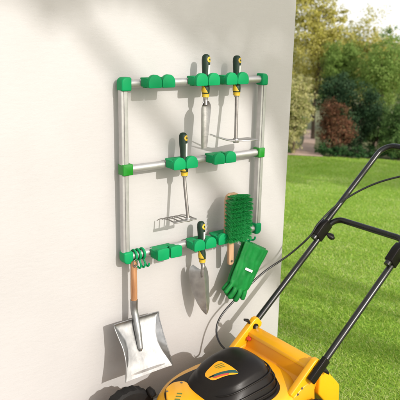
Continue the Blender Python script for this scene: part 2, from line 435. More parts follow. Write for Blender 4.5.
# transplanting trowel, top rail
t = thing('narrow_trowel', (.31, -.08, .345), 'narrow steel trowel with dark green and yellow handle, in the upper rail beside the hoe', 'trowel')
at = handle_parts(t, (.314, -.062, .695), (.303, -.078, .556))
MB().tube(smooth_path([at(-.08), at(-.14), (.298, -.086, .520)], 4), [.008] * 4 + [.0075] * 4 + [.007], 14).build('neck', M['dsteel'], t)
rows = []
for i in range(15):
    s = i / 14; z = .535 - s * .168; hw = np.interp(s, [0, .05, .15, .5, .9, 1], [.012, .019, .0225, .019, .0145, .012]); dp = np.interp(s, [0, .2, 1], [.016, .014, .004])
    cx = .298 - .006 * s; cy = -.082 - .006 * s
    rows.append([(cx + hw * u, cy - dp * (u * u) + dp * .5, z) for u in np.linspace(-1, 1, 9)])
MB().grid(rows, .0016).build('blade', M['steel'], t)

# double hand hoe, top rail
t = thing('hand_hoe', (.45, -.10, .387), 'hand hoe with a flat blade and prongs, in the upper rail beside the right upright', 'hoe')
at = handle_parts(t, (.456, -.062, .690), (.445, -.080, .556))
MB().tube([at(-.08), (.440, -.088, .50), (.428, -.104, .392)], [.0068, .0068, .0062], 14).build('shaft', M['dsteel'], t)
mb = MB()
out = [(.425, -.090), (.440, -.080), (.48, -.072), (.515, -.070), (.520, -.100), (.515, -.132), (.475, -.130), (.440, -.118), (.425, -.112)]
mb.prism(out, 'z', .384, .3875); mb.tube([(.428, -.104, .379), (.428, -.104, .395)], .011, 12)
mb.build('hoe_blade', M['steel'], t, bevel=.0006, seg=1)
for (y0, y1) in ((-.095, -.075), (-.106, -.112)):
    MB().tube(smooth_path([(.430, y0, .386), (.390, y0 + .001, .392), (.345, (y0 + y1) / 2, .406), (.300, y1, .422)], 5), list(np.linspace(.006, .0014, 16)), 10, sx=.6).build('prong', M['steel'], t)

# hand rake, middle rail
t = thing('hand_rake', (.21, -.10, .125), 'five-toothed hand rake with dark green handle hanging from the middle rail', 'rake')
at = handle_parts(t, (.220, -.060, .427), (.213, -.080, .285))
MB().tube([at(-.08), (.211, -.088, .24), (.205, -.118, .125)], [.0062, .0062, .0058], 14).build('shaft', M['dsteel'], t)
mb = MB(); mb.prism(roundrect(.142, .238, -.128, -.110, .004), 'z', .1205, .1245); mb.tube([(.205, -.118, .118), (.205, -.118, .131)], .0095, 12)
mb.build('rake_bar', M['steel'], t, bevel=.0006, seg=1)
for i in range(5):
    x = .146 + .022 * i
    MB().tube(smooth_path([(x, -.112, .1225), (x - .001, -.075, .1235), (x - .003, -.035, .116), (x - .004, -.012, .104)], 5), list(np.linspace(.0026, .0013, 16)), 8).build('tooth', M['dsteel'], t)

# broad trowel, bottom rail
t = thing('broad_trowel', (.32, -.08, -.29), 'broad pointed steel trowel with dark green handle hanging from the bottom rail', 'trowel')
at = handle_parts(t, (.307, -.060, .086), (.303, -.078, -.062))
MB().tube(smooth_path([at(-.08), (.300, -.088, -.086), (.296, -.088, -.105), (.295, -.090, -.130)], 4), [.0078] * 6 + [.007] * 4 + [.006] * 2 + [.002], 14).build('neck', M['dsteel'], t)
rows = []
for i in range(41):
    s = i / 40; z = -.098 - s * .184
    hw = np.interp(s, [0, .025, .07, .14, .25, .5, .75, .9, .97, 1], [.016, .0255, .0315, .0350, .0360, .0325, .0235, .0140, .0065, .001])
    dp = np.interp(s, [0, .5, 1], [.044, .034, .003]); cx = .297 + .017 * s; cy = -.097 - .002 * s
    rows.append([(cx + hw * u, cy + dp * (math.sqrt(u * u + .006) - .077) - .34 * hw * u, z + .012 * abs(u) ** 2 * (1 - s) ** 3) for u in np.linspace(-1, 1, 15)])
MB().grid(rows, .0016).build('blade', M['steel'], t)

# ------------------------------------------------------------------ hand brush
t = thing('hand_brush', (.445, -.05, -.11), 'wooden hand brush with thick green bristles hanging on the bottom rail', 'brush')
mb = MB()
o_ = [(.417, .012), (.428, -.002), (.437, -.02), (.441, -.112), (.446, -.118), (.461, -.118), (.466, -.112), (.464, -.02), (.471, -.002), (.481, .012), (.483, .155), (.477, .171), (.463, .177), (.436, .177), (.423, .171), (.416, .155)]
mb.prism(o_, 'y', -.060, -.074); mb.build('back_board', M['pale'], t, bevel=.004, seg=3)
MB().tube([(.4535, -.0765, -.100), (.4535, -.0785, -.100)], .0045, 12).build('hang_hole', M['bark'], t)
vs = []; fs = []
rows_, cols_ = 11, 7
for i in range(rows_):
    for j in range(cols_):
        u = j / (cols_ - 1) - .5; v = i / (rows_ - 1) - .5
        bx = .4475 + u * .067 + random.gauss(0, .0008); bz = .092 + v * .150
        if v > .40 and abs(u) > .40: continue
        for k in range(110):
            a = random.random() * 2 * PI; rr = .0032 * math.sqrt(random.random())
            sp = .0075 * math.sqrt(random.random()); a2 = random.random() * 2 * PI
            L_ = .056 + random.gauss(0, .003)
            p0 = Vector((bx + rr * math.cos(a), -.074, bz + rr * math.sin(a)))
            p1 = p0 + Vector((u * .030 + sp * 1.1 * math.cos(a2), -L_, v * .020 + sp * .8 * math.sin(a2) - .004))
            pm = (p0 + p1) / 2 + Vector((random.gauss(0, .001), 0, random.gauss(0, .001) + .001))
            w = Vector((math.cos(a2 + 1.3), 0, math.sin(a2 + 1.3))) * .0005; w2 = Vector((-w.z, 0, w.x))
            for ww in (w, w2):
                q = len(vs); vs += [p0 - ww, p0 + ww, pm + ww, pm - ww, p1 + ww * .8, p1 - ww * .8]; fs += [(q, q + 1, q + 2, q + 3), (q + 3, q + 2, q + 4, q + 5)]
mb = MB(); mb.add(vs, fs)
me = bpy.data.meshes.new('bristles'); org = parent_world(t)
me.from_pydata([tuple(Vector(v) - org) for v in vs], [], fs); me.update()
link('bristles', me, M['bristle'], t)

# ------------------------------------------------------------------ gloves
def glove(name, label, ang, org, y, seed, lab):
    """flat hanging glove, cuff up and fingers down; local x across, local z along, bulging in depth"""
    rnd = random.Random(seed)
    t = thing(name, org, label, 'glove', 'pair of gloves on the rack hooks')
    ca, sa = math.cos(ang), math.sin(ang); O = Vector(org)
    def W(x, d, z): return Vector((O.x + x * ca + z * sa, y + d, O.z - x * sa + z * ca))
    mb = MB()
    # body: cuff -> palm, elliptical rings with creases
    prof = [(-.005, .045, .0030), (-.004, .062, .0060), (0, .072, .0105), (-.010, .072, .011), (-.03, .0705, .010), (-.055, .068, .0085), (-.07, .0655, .0095), (-.10, .064, .010), (-.13, .0625, .0115), (-.155, .060, .012), (-.175, .057, .0115), (-.185, .050, .009), (-.19, .030, .005)]
    n = 30; v = []; f = []
    for i, (z, w, d) in enumerate(prof):
        for k in range(n):
            a = 2 * PI * k / n
            wob = .0022 * math.sin(3.1 * k + 40 * z + seed) + .0016 * math.sin(7 * a + 90 * z)
            cx = math.copysign(abs(math.cos(a)) ** .8, math.cos(a)); sx = math.copysign(abs(math.sin(a)) ** .9, math.sin(a))
            v.append(W(w * cx, (d + wob) * sx, z + .010 * math.sin(a * 1.0 + 1) * (1 if i < 4 else 0) * .4))
    for i in range(len(prof) - 1):
        for k in range(n): f.append((i * n + k, i * n + (k + 1) % n, (i + 1) * n + (k + 1) % n, (i + 1) * n + k))
    f.append(tuple((len(prof) - 1) * n + k for k in range(n))); f.append(tuple(range(n - 1, -1, -1)))
    mb.add(v, f)
    # five fingers
    for (x, ln, r, dx, dd) in ((-.043, .056, .0118, -.010, .000), (-.0155, .070, .0126, -.004, -.003), (.0125, .072, .0126, .003, -.004), (.040, .055, .0118, .009, .000)):
        base = -.170
        path = [W(x * .9, 0, base + .02), W(x, dd * .3, base - .012), W(x + dx * .5, dd, base - ln * .5), W(x + dx, dd * .2 + .002, base - ln * .85), W(x + dx * 1.1, dd * .1 + .003, base - ln)]
        sp = smooth_path(path, 4); m = len(sp)
        rr = [r * (.95 if i < m * .3 else (1.0 if i < m * .75 else max(.25, math.sqrt(max(0.05, 1 - ((i / (m - 1) - .75) / .25) ** 2))))) for i in range(m)]
        mb.tube(sp, rr, 12, sx=.8)
    path = [W(.030, .002, -.095), W(.044, .008, -.120), (W(.046, .012, -.150)), W(.040, .012, -.172)]
    sp = smooth_path(path, 4); m = len(sp)
    mb.tube(sp, [.016 * (1 if i < m * .7 else max(.3, math.sqrt(max(.05, 1 - ((i / (m - 1) - .7) / .3) ** 2)))) for i in range(m)], 12, sx=.85)
    o = mb.build('shell', M['glove'], t)
    rm = o.modifiers.new('remesh', 'REMESH'); rm.mode = 'VOXEL'; rm.voxel_size = .0026; rm.use_smooth_shade = True
    sm = o.modifiers.new('smooth', 'SMOOTH'); sm.iterations = 3; sm.factor = .6
    if lab:
        rows = [[W(-.022 + .044 * k / 8, -.0128 - .001 * math.sin(PI * k / 8), -.098 - .010 * i) for k in range(9)] for i in range(2)]
        MB().grid(rows, .0012).build('name_tab', M['lab'], t)
    return t
glove('work_glove', 'dark green rubber glove in front with white tab, fingers down, below the brush', math.radians(30), (.570, -.092, -.054), -.092, 1, True)
glove('work_glove', 'dark green rubber glove hanging half hidden behind the one with white tab', math.radians(30.5), (.579, -.069, -.053), -.069, 5, False)

# ------------------------------------------------------------------ metal hand shovel
t = thing('dustpan_shovel', (.02, -.08, -.41), 'galvanised metal dustpan shovel with orange wooden handle on the lowest left hook', 'dustpan')
prof = [(.0105, -.176), (.0125, -.168), (.0128, -.12), (.0122, -.06), (.0118, -.035), (.0125, -.022), (.0105, -.015), (.006, -.012)]
v, f = lathe_z(.016, -.055, prof, 18, .85); MB().add(v, f).build('handle', M['wood'], t)
mb = MB(); ring = [(.0245, -.066 + .0065 * math.cos(a), -.018 + .009 + .0075 * math.sin(a)) for a in np.linspace(0, 2 * PI, 16, endpoint=False)]
mb.tube([(.016 + .009 * math.cos(a), -.068, -.018 + .014 * math.sin(a)) for a in np.linspace(0, 2 * PI, 18, endpoint=False)], .0014, 8, closed=True); mb.build('hang_loop', M['dsteel'], t)
MB().tube([(.016, -.0655, -.027), (.016, -.0685, -.027)], .0048, 12).build('hang_hole', M['bark'], t)
def panpt(u, v):
    """u across -1..1, v from the back (0) to the mouth (1); bed inside the creases, flanks outside"""
    z = -.222 - .188 * v; s = .052 + .098 * v
    W_ = np.interp(v, [0, 1], [.0935, .0990]); cw = np.interp(v, [0, .1, .2, .35, .5, .65, .8, .9, 1], [.0925, .085, .076, .0625, .0615, .069, .081, .090, .0985])
    hgt = np.interp(v, [0, .12, .25, .38, .5, .65, .8, .93, 1], [.003, .013, .028, .041, .043, .036, .023, .008, .001])
    up = Vector((0, -.88, -.47)).normalized()
    bk = max(0, 1 - v / .16); cx = .0195
    if abs(u) <= .62:
        x = cw * u / .62; lift = .014 * bk ** 2 + .0015 * (abs(u) / .62) ** 6 - .004 * math.cos(u / .62 * PI / 2) * math.sin(PI * v)
        return Vector((cx + x, -s, z)) + up * lift
    k = (abs(u) - .62) / .38; lean = Vector((math.copysign(.58, u), 0, 0)) + up * .81
    return Vector((cx + math.copysign(cw, u), -s, z)) + up * (.014 * bk ** 2 + .0015) + lean * hgt * k
us = list(np.linspace(-1, -.62, 8)) + list(np.linspace(-.58, .58, 17)) + list(np.linspace(.62, 1, 8))
rows = [[panpt(u, v) for u in us] for v in np.linspace(0, 1, 30)]
pan = MB().grid(rows, .0013).build('pan', M['galv'], t, sharp=60)
# rolled rim round the flanks and back, pressed groove along the mouth
rim = [panpt(-1, v) for v in np.linspace(1, 0, 20)] + [panpt(u, 0) for u in us[1:-1]] + [panpt(1, v) for v in np.linspace(0, 1, 20)]
MB().tube(rim, .0022, 8).build('rolled_rim', M['galv'], t)
rows = []
for k in range(13):
    u = -.54 + 1.08 * k / 12; a = panpt(u, .895); b = panpt(u, .945)
    nn = Vector((0, -.88, -.47)).normalized(); h = .0060 * math.sin(PI * k / 12) ** .5
    rows.append([a + nn * .0004, a.lerp(b, .72) + nn * (.0004 + h), b + nn * .0004])
MB().grid(rows).build('pressed_rib', M['dsteel'], t)  # darker steel than the pan: the groove's shade put into the colour
# socket tapering down onto the bed
pth = [(.016, -.055, -.160), (.016, -.055, -.195), (.0155, -.064, -.222), (.013, -.079, -.250), (.010, -.095, -.285), (.007, -.109, -.318), (.006, -.1165, -.334)]
sp = smooth_path(pth, 5); m = len(sp)
MB().tube(sp, [np.interp(i / (m - 1), [0, .25, .6, .9, 1], [.0138, .0132, .0120, .0085, .003]) for i in range(m)], 16).build('socket', M['galv'], t)

# ------------------------------------------------------------------ lawn mower
mow = thing('lawn_mower', (.22, -.325, G), 'yellow electric lawn mower with a black motor hood standing by the wall', 'lawn mower')
YC = -.325
def deck_out(s):
    """outline of the deck; s scales it about its middle; narrowing to the front"""
    pts = []
    for k in range(72):
        a = 2 * PI * k / 72; c, s_ = math.cos(a), math.sin(a)
        ex = math.copysign(abs(c) ** .62, c); ey = math.copysign(abs(s_) ** .72, s_)
        x = .222 + .262 * ex * s; hw = (.197 if ey > 0 else .212) * (1 - .30 * max(0, -ex) ** 1.5)
        pts.append((x, YC + hw * ey * s))
    return pts
rings = [(1.0, -.585), (1.005, -.57), (1.0, -.51), (.975, -.475), (.93, -.455), (.86, -.444), (.6, -.438), (.2, -.436)]
v = []; f = []; n = 72
for (s, z) in rings:
    for p in deck_out(s): v.append((p[0], p[1], z + .028 * np.clip((p[0] - .30) / .2, 0, 1) ** 2))
for i in range(len(rings) - 1):
    for k in range(n): f.append((i * n + k, i * n + (k + 1) % n, (i + 1) * n + (k + 1) % n, (i + 1) * n + k))
f.append(tuple((len(rings) - 1) * n + k for k in range(n)))
MB().add(v, f).build('deck', M['mow'], mow, sharp=60)
# black trim ring between deck and hood
def hood_r(x, y, xc, yc, a, b, p=2.87): return (abs((x - xc) / a) ** p + abs((y - yc) / b) ** p) ** (1 / p)
HX, HY, HA, HB = .2356, -.3453, .1627, .1417
def hood_z(x, y, lift=0.0):
    r = min(.9995, hood_r(x, y, HX, HY, HA, HB)); xx = (x - HX) / HA
    top = -.3276 + .0326 * xx - .0349 * xx * xx
    base = -.455
    prof = (1 - r ** 3.0) ** .70
    return base + (top - base) * prof + lift
def hood_pt(r, a, lift=0, grow=1.0):
    c, s_ = math.cos(a), math.sin(a); p = 2.87
    k = 1 / (abs(c) ** p + abs(s_) ** p) ** (1 / p)
    x = HX + HA * c * k * r; y = HY + HB * s_ * k * r
    return (HX + (x - HX) * grow, HY + (y - HY) * grow, hood_z(x, y, lift))
rs = [.02, .2, .4, .55, .66, .70, .72, .76, .80, .84, .88, .91, .94, .965, .985, .995, .9995]
rows = []
for r in rs:
    dz = 0
    rows.append([hood_pt(r, 2 * PI * k / 64, -.006 * (1 if r > .71 else 0), 1.0) for k in range(65)])
v = [p for r in rows for p in r[:-1]]; n = 64; f = []
for i in range(len(rs) - 1):
    for k in range(n): f.append((i * n + k, i * n + (k + 1) % n, (i + 1) * n + (k + 1) % n, (i + 1) * n + k))
f.append(tuple(range(n)))
hood = MB().add(v, f).build('motor_hood', M['blk'], mow, sharp=35)
# ridges curving round the near flank of the hood
for rr in (.80, .90, .96):
    pts = [hood_pt(rr, a, .0025) for a in np.linspace(math.radians(-150), math.radians(35), 40)]
    MB().tube(pts, list(.0032 * np.sin(np.linspace(.15, PI - .15, 40)) ** .5), 8).build('hood_ridge', M['blk'], hood)
# cooling slits at the rear of the hood
for k in range(5):
    a = math.radians(-42 + 11 * k); MB().tube([hood_pt(.84, a, .001), hood_pt(.90, a, .0016)], .0026, 8).build('vent_slit', M['rub'], hood)
tr_ = [(HX + (p[0] - HX) * (1.02 if p[0] > HX else 1.48), HY + (p[1] - HY) * (1.12 if p[1] > HY else 1.04)) for p in [hood_pt(.9995, 2 * PI * k / 64) for k in range(64)]]
MB().prism(tr_, 'z', -.48, -.4335).build('hood_trim', M['blk'], mow, bevel=.006, seg=3, sharp=45)
# sticker on the hood: rounded triangle with stripes of print
def hood_patch(name, quad, mat, parent, lift, nn=10, curve=None):
    """quad: four plan corners; the patch follows the hood"""
    A, B, C_, D = [Vector((p[0], p[1], 0)) for p in quad]
    rows = []
    for i in range(nn + 1):
        row = []
        for j in range(nn + 1):
            u, w = i / nn, j / nn
            p = A.lerp(D, u).lerp(B.lerp(C_, u), w); row.append((p.x, p.y, hood_z(p.x, p.y) + lift - .000))
        rows.append(row)
    return MB().grid(rows).build(name, mat, parent)
def plan_fill(name, outline, mat, parent, lift, hz=hood_z, sub=7):
    """fills a plan outline as a fan of rings that follow the surface"""
    cx = sum(p[0] for p in outline) / len(outline); cy = sum(p[1] for p in outline) / len(outline); n = len(outline)
    v = []; f = []
    for i in range(sub + 1):
        k = .02 + .98 * i / sub
        for p in outline:
            x = cx + (p[0] - cx) * k; y = cy + (p[1] - cy) * k; v.append((x, y, hz(x, y) + lift))
    for i in range(sub):
        for k in range(n): f.append((i * n + k, i * n + (k + 1) % n, (i + 1) * n + (k + 1) % n, (i + 1) * n + k))
    f.append(tuple(range(n)))
    return MB().add(v, f).build(name, mat, parent, sharp=80)
def rounded_poly(P, r, n=5):
    out = []
    m = len(P)
    for i in range(m):
        a, b, c = Vector(P[i - 1]), Vector(P[i]), Vector(P[(i + 1) % m])
        d0 = (a - b).normalized() * r; d1 = (c - b).normalized() * r
        for k in range(n + 1):
            t_ = k / n; out.append(tuple((b + d0) * (1 - t_) ** 2 + b * 2 * t_ * (1 - t_) + (b + d1) * t_ ** 2))
    # densify
    den = []
    for i in range(len(out)):
        a, b = Vector(out[i]), Vector(out[(i + 1) % len(out)]); k = max(1, int((b - a).length / .008))
        den += [tuple(a.lerp(b, j / k)) for j in range(k)]
    return den
ST = [(.098, -.395), (.104, -.352), (.182, -.322), (.200, -.405), (.186, -.446), (.135, -.425)]
# ------ sticker corners are filled in below once the outline is known
def sticker():
    A = Vector((.134, -.314)); B = Vector((.199, -.320)); C_ = Vector((.209, -.423)); D = Vector((.136, -.368))
    st = plan_fill('sticker', rounded_poly([A, B, C_, D], .018), M['mow'], hood, .0012)
    def S(u, w): return tuple(A.lerp(B, u).lerp(D.lerp(C_, u), w))
    plan_fill('print_band', rounded_poly([S(.16, .52), S(.97, .80), S(.99, .96), S(.10, .68)], .003), M['tealp'], st, .0019)
    plan_fill('print_band', rounded_poly([S(.10, .70), S(.66, .89), S(.60, .97), S(.16, .86)], .003), M['redp'], st, .0018)
    plan_fill('print_mark', rounded_poly([S(.02, .46), S(.22, .57), S(.20, .68), S(.05, .62)], .003), M['blk'], st, .0022)
    for k in range(3):
        w0 = .12 + .11 * k
        plan_fill('print_line', rounded_poly([S(.56 - .05 * (k == 1), w0), S(.92 - .04 * k, w0 + .10), S(.92 - .04 * k, w0 + .145), S(.56 - .05 * (k == 1), w0 + .045)], .001), M['dkp'], st, .0018)
sticker()
# yellow front plate with a small mark, on the deck before the hood
def deck_z(x, y): return -.431
pl = rounded_poly([(.010, -.385), (-.008, -.300), (.030, -.236), (.075, -.222), (.112, -.240), (.100, -.385)], .016)
fp = MB().prism(pl, 'z', -.438, -.4265).build('front_plate', M['mow'], mow, bevel=.004)
for k in range(3):
    x_, y_ = .012 + .013 * k, -.318 + .012 * k
    MB().prism(rounded_poly([(x_, y_), (x_ + .014, y_ - .012), (x_ + .019, y_ - .006), (x_ + .005, y_ + .006)], .002), 'z', -.4267, -.4257).build('print_mark', M['dkp'], fp)

for q in ((.020, -.262), (.092, -.246)):
    MB().tube([(q[0], q[1], -.4267), (q[0], q[1], -.4245)], .0042, 12).build('screw', M['dsteel'], fp)
# rear beam between the handle brackets, with a sloping inner face
BX = .50
prof = [(.400, -.462), (.436, -.448), (.462, -.432), (.474, -.388), (.480, -.379), (.516, -.377), (.524, -.382), (.526, -.46), (.50, -.53), (.41, -.53)]
v = []; ys = (-.168, -.49); n = len(prof)
mb = MB(); mb.add([(x, ys[0], z) for x, z in prof] + [(x, ys[1], z) for x, z in prof],
                  [tuple(range(n)), tuple(range(2 * n - 1, n - 1, -1))] + [(i, (i + 1) % n, n + (i + 1) % n, n + i) for i in range(n)])
mb.build('rear_beam', M['mow2'], mow, bevel=.005, seg=3, sharp=25)
MB().prism([(.470, -.388), (.476, -.377), (.494, -.368), (.522, -.3665), (.530, -.372), (.530, -.388), (.5275, -.388), (.5275, -.376), (.478, -.376), (.4725, -.388)], 'y', -.491, -.167).build('beam_cap', M['mow'], mow, bevel=.0015, sharp=30)  # brighter yellow than the beam: its lit top face put into the colour
# flap behind the beam
mb = MB(); mb.prism([(.522, -.385), (.535, -.385), (.640, -.50), (.645, -.59), (.60, -.59), (.522, -.50)], 'y', -.505, -.150)
mb.build('discharge_flap', M['mow'], mow, bevel=.008, seg=3, sharp=25)
SL = .843; DX = 1 / math.hypot(1, SL); DZ = SL * DX            # handle direction (rising to the rear)
def hp(s, y, off=0): return (.497 + DX * s - DZ * off, y, -.372 + DZ * s + DX * off)
for sgn, y in ((1, -.155), (-1, -.497)):
    so_ = 0 if sgn > 0 else -.028
    o_ = -1 if sgn > 0 else 1
    # bracket: flat lug following the handle's slope, rooted in the deck
    lug = [hp(a_ + so_, 0, b_) for a_, b_ in ((-.115, -.024), (-.115, .026), (.036, .026), (.050, .016), (.050, -.018), (.040, -.028))]
    lug = [(p[0], p[2]) for p in lug]
    br = MB().prism(lug, 'y', y - .012, y + .012).build('handle_bracket', M['mow'], mow, bevel=.004, seg=3, sharp=30)
    root = [(.36, -.52), (.385, -.455), (.43, -.43), (.47, -.42), (.49, -.45), (.50, -.53)]
    MB().prism(root, 'y', y - .0145, y + .0145).build('bracket_foot', M['mow2'], mow, bevel=.005, seg=2, sharp=30)
    yb = y - .0135
    c = hp(.016 + so_, yb)
    MB().tube([(c[0], y - .011, c[2]), (c[0], y - .018, c[2])], .0125, 18).build('washer', M['blk'], br)
    MB().tube([(c[0], y - .017, c[2]), (c[0], y - .022, c[2])], .006, 14).build('bolt', M['steel'], br)
    if sgn < 0:
        for q in (-.096, -.122):
            c2 = hp(q, y); MB().tube([(c2[0], y - .0115, c2[2]), (c2[0], y - .0155, c2[2])], .0042, 12).build('screw', M['dsteel'], br)
    # wing knob sticking out on the upper side
    w = MB(); a = hp(.012, y + (.0 if sgn > 0 else -.018), .022)
    if sgn > 0: w.tube([(a[0], a[1], a[2] - .002), (a[0] - .014, a[1], a[2] + .016), (a[0] - .030, a[1] + .004, a[2] + .022)], [.006, .008, .005], 12, sx=.7)
    else: w.tube([hp(.0, y - .016, -.018), hp(.01, y - .022, -.034), hp(.012, y - .026, -.060)], [.009, .011, .006], 12, sx=.6)
    w.build('wing_knob', M['blk'], br)
    if sgn < 0:
        sl = [hp(-.060, 0, -.017), hp(-.060, 0, .017), hp(.04, 0, .017), hp(.04, 0, -.017)]
        MB().prism([(p[0], p[2]) for p in sl], 'y', y - .017, y - .036).build('handle_socket', M['blk'], br, bevel=.003)
c = (.462, -.1685, -.412)
MB().tube([(.470, -.180, -.400), (.462, -.180, -.394)], .008, 14).build('red_button', M['red'], mow)
# lower handle: one bent tube, from bracket to bracket over a crossbar at the top
yA, yB = -.152, -.520
HL = .555
def hand(sA, sB, yA, yB, off, r=.05):
    pts = [hp(sA, yA, off), hp(sB * .5, yA, off), hp(sB - r, yA, off)]
    for k in range(1, 7):
        a = PI / 2 * k / 6; pts.append(hp(sB - r + r * math.sin(a), yA - r * (1 - math.cos(a)), off))
    for k in range(6, -1, -1):
        a = PI / 2 * k / 6; pts.append(hp(sB - r + r * math.sin(a), yB + r * (1 - math.cos(a)), off))
    pts += [hp(sB * .5, yB, off), hp(sA, yB, off)]
    return pts
MB().tube(hand(.02, .60, yA, yB, -.002), .0125, 16).build('lower_handle', M['blkp'], mow)
up = hand(.46, 1.02, yA, yB, .024, .06)
MB().tube(up, .0125, 16).build('upper_handle', M['blkp'], mow)
MB().tube([hp(1.02, yA - .09, .024), hp(1.02, yB + .09, .024)], .0165, 16).build('foam_grip', M['rub'], mow)
for y in (yA, yB):
    cl = MB(); q = [hp(.475, 0, -.014), hp(.475, 0, .038), hp(.53, 0, .042), hp(.56, 0, .036), hp(.56, 0, -.012)]
    cl.prism([(p[0], p[2]) for p in q], 'y', y - .016, y + .016); c_ = cl.build('handle_clamp', M['blk'], mow, bevel=.004, seg=2, sharp=30)
    k = MB(); k.tube([hp(.52, y - .014, -.010), hp(.522, y - .020, -.022), hp(.526, y - .026, -.034), hp(.528, y - .03, -.046)], [.006, .014, .016, .007], 14, sx=.7); k.build('wing_nut', M['blk'], c_)
MB().prism([(hp(.93, 0, .02)[0], hp(.93, 0, .02)[2]), (hp(.93, 0, .07)[0], hp(.93, 0, .07)[2]), (hp(1.0, 0, .075)[0], hp(1.0, 0, .075)[2]), (hp(1.0, 0, .02)[0], hp(1.0, 0, .02)[2])], 'y', yB + .02, yB + .09).build('switch_box', M['blk'], mow, bevel=.006)
# cable from the clamp to the hood
cab = [hp(.93, yB + .06, .04), hp(.80, yA - .12, .045), hp(.66, yA - .02, .045), hp(.53, yA + .006, .048), hp(.46, yA + .016, .032), (.765, -.085, -.135), (.640, -.058, -.200), (.500, -.050, -.287), (.425, -.052, -.340), (.392, -.066, -.385), (.378, -.105, -.420), (.372, -.165, -.430), (.355, -.215, -.415)]
MB().tube(smooth_path(cab, 8), .0042, 10).build('cable', M['blkp'], mow)
# wheels
def wheel(x, y, r, w):
    mb = MB(); n = 44; v = []; f = []
    prof = [(r * .62, -w / 2), (r * .9, -w / 2), (r, -w * .36), (r, w * .36), (r * .9, w / 2), (r * .62, w / 2)]
    for k in range(n):
        a = 2 * PI * k / n; tr = 1 if k % 2 else .962
        for (q, yy) in prof:
            q2 = q * tr if q == r else q
            v.append((x + q2 * math.cos(a), y + yy, G + r + q2 * math.sin(a)))
    m = len(prof)
    for k in range(n):
        for j in range(m): f.append((k * m + j, ((k + 1) % n) * m + j, ((k + 1) % n) * m + (j + 1) % m, k * m + (j + 1) % m))
    W_ = thing('wheel', (x, y, G + r), None, None); W_.parent = mow; W_.location = Vector((x, y, G + r)) - Vector(mow.location)
    mb.add(v, f).build('tyre', M['rub'], W_, sharp=20)
    rm = MB(); rm.tube([(x, y - w * .42, G + r), (x, y + w * .42, G + r)], r * .64, 28); rm.tube([(x, y - w * .55, G + r), (x, y + w * .55, G + r)], r * .22, 16); rm.build('rim', M['mow'], W_, bevel=.003)
for (x, y) in ((-.072, -.150), (-.072, -.515)): wheel(x, y, .105, .05)
for (x, y) in ((.455, -.118), (.455, -.545)): wheel(x, y, .085, .04)
MB().tube([(.012, -.190, -.480), (.010, -.176, -.470), (.008, -.160, -.462)], [.012, .015, .011], 14).build('height_knob', M['blk'], mow)
MB().tube([(-.072, -.13, G + .105), (-.072, -.52, G + .105)], .008, 12).build('front_axle', M['dsteel'], mow)
MB().tube([(.455, -.11, G + .085), (.455, -.55, G + .085)], .008, 12).build('rear_axle', M['dsteel'], mow)

# ------------------------------------------------------------------ trees and shrubs
LM = dict(
    olive=leafmat('olive_yellow_leaf', [(.34, .33, .06), (.50, .46, .10), (.68, .62, .24), (.44, .43, .11)], .55),
    cream=leafmat('cream_green_leaf', [(.24, .28, .08), (.42, .41, .15), (.66, .60, .34), (.46, .44, .18)], .45),
    fresh=leafmat('fresh_green_leaf', [(.15, .25, .05), (.23, .34, .08), (.32, .42, .12)], .5),
    dark=leafmat('dark_green_leaf', [(.02, .05, .022), (.04, .085, .038), (.08, .135, .06)], .3),
    redl=leafmat('red_brown_leaf', [(.09, .055, .035), (.20, .085, .05), (.28, .13, .07), (.08, .09, .04)], .35),
    mid=leafmat('mid_green_leaf', [(.05, .11, .03), (.09, .17, .045), (.15, .23, .07)], .4),
    low=leafmat('ground_plant_leaf', [(.018, .06, .02), (.035, .09, .03), (.06, .13, .04)], .3))
def leaves(name, blobs, n, size, mat, parent, shell=.55, hang=0.0, asp=.5):
    """leaf-sized faces in uneven clumps: each blob (centre, radii) is filled with many small twig clusters"""
    org = np.array(parent_world(parent))
    vol = np.array([b[1][0] * b[1][1] * b[1][2] for b in blobs]) ** .75; vol /= vol.sum()
    P = []; OUT = []
    for b, w in zip(blobs, vol):
        k = max(20, int(n * w)); nc = max(6, k // 38)
        d = RNG.normal(size=(nc, 3)); d /= np.linalg.norm(d, axis=1)[:, None]
        rad = shell + (1.08 - shell) * RNG.random(nc) ** .7
        cc = d * rad[:, None] * np.array(b[1]) + np.array(b[0])
        idx = RNG.integers(0, nc, k); cs = .17 * np.mean(b[1]) * (.6 + RNG.random(nc))
        P.append(cc[idx] + RNG.normal(size=(k, 3)) * cs[idx][:, None] * np.array([1, 1, .8 + hang]))
        q = (P[-1] - np.array(b[0])) / np.array(b[1]); OUT.append(q / (np.linalg.norm(q, axis=1)[:, None] + 1e-9))
    P = np.concatenate(P); OUT = np.concatenate(OUT); n = len(P)
    gl = gz(P[:, 0], P[:, 1]) + .02; P[:, 2] = np.maximum(P[:, 2], gl + RNG.random(n) * .06)
    nr = OUT + RNG.normal(size=(n, 3)) * .55 + np.array([0, 0, .35]); nr /= np.linalg.norm(nr, axis=1)[:, None]     # leaves face outwards, to the light
    a = RNG.normal(size=(n, 3)); a[:, 2] -= hang; a -= nr * (a * nr).sum(1)[:, None]; a /= np.linalg.norm(a, axis=1)[:, None] + 1e-9
    b = np.cross(a, nr)
    s = size * (.6 + .8 * RNG.random(n))[:, None]
    V = np.stack([P - a * s * .5, P + b * s * asp * .5 - a * s * .05, P + a * s * .5, P - b * s * asp * .5 - a * s * .05], 1) - org
    me = bpy.data.meshes.new(name); me.vertices.add(n * 4); me.vertices.foreach_set('co', V.reshape(-1).astype(np.float32))
    me.loops.add(n * 4); me.loops.foreach_set('vertex_index', np.arange(n * 4, dtype=np.int32))
    me.polygons.add(n); me.polygons.foreach_set('loop_start', (np.arange(n) * 4).astype(np.int32)); me.polygons.foreach_set('loop_total', np.full(n, 4, np.int32))
    me.update(calc_edges=True)
    return link(name, me, mat, parent)
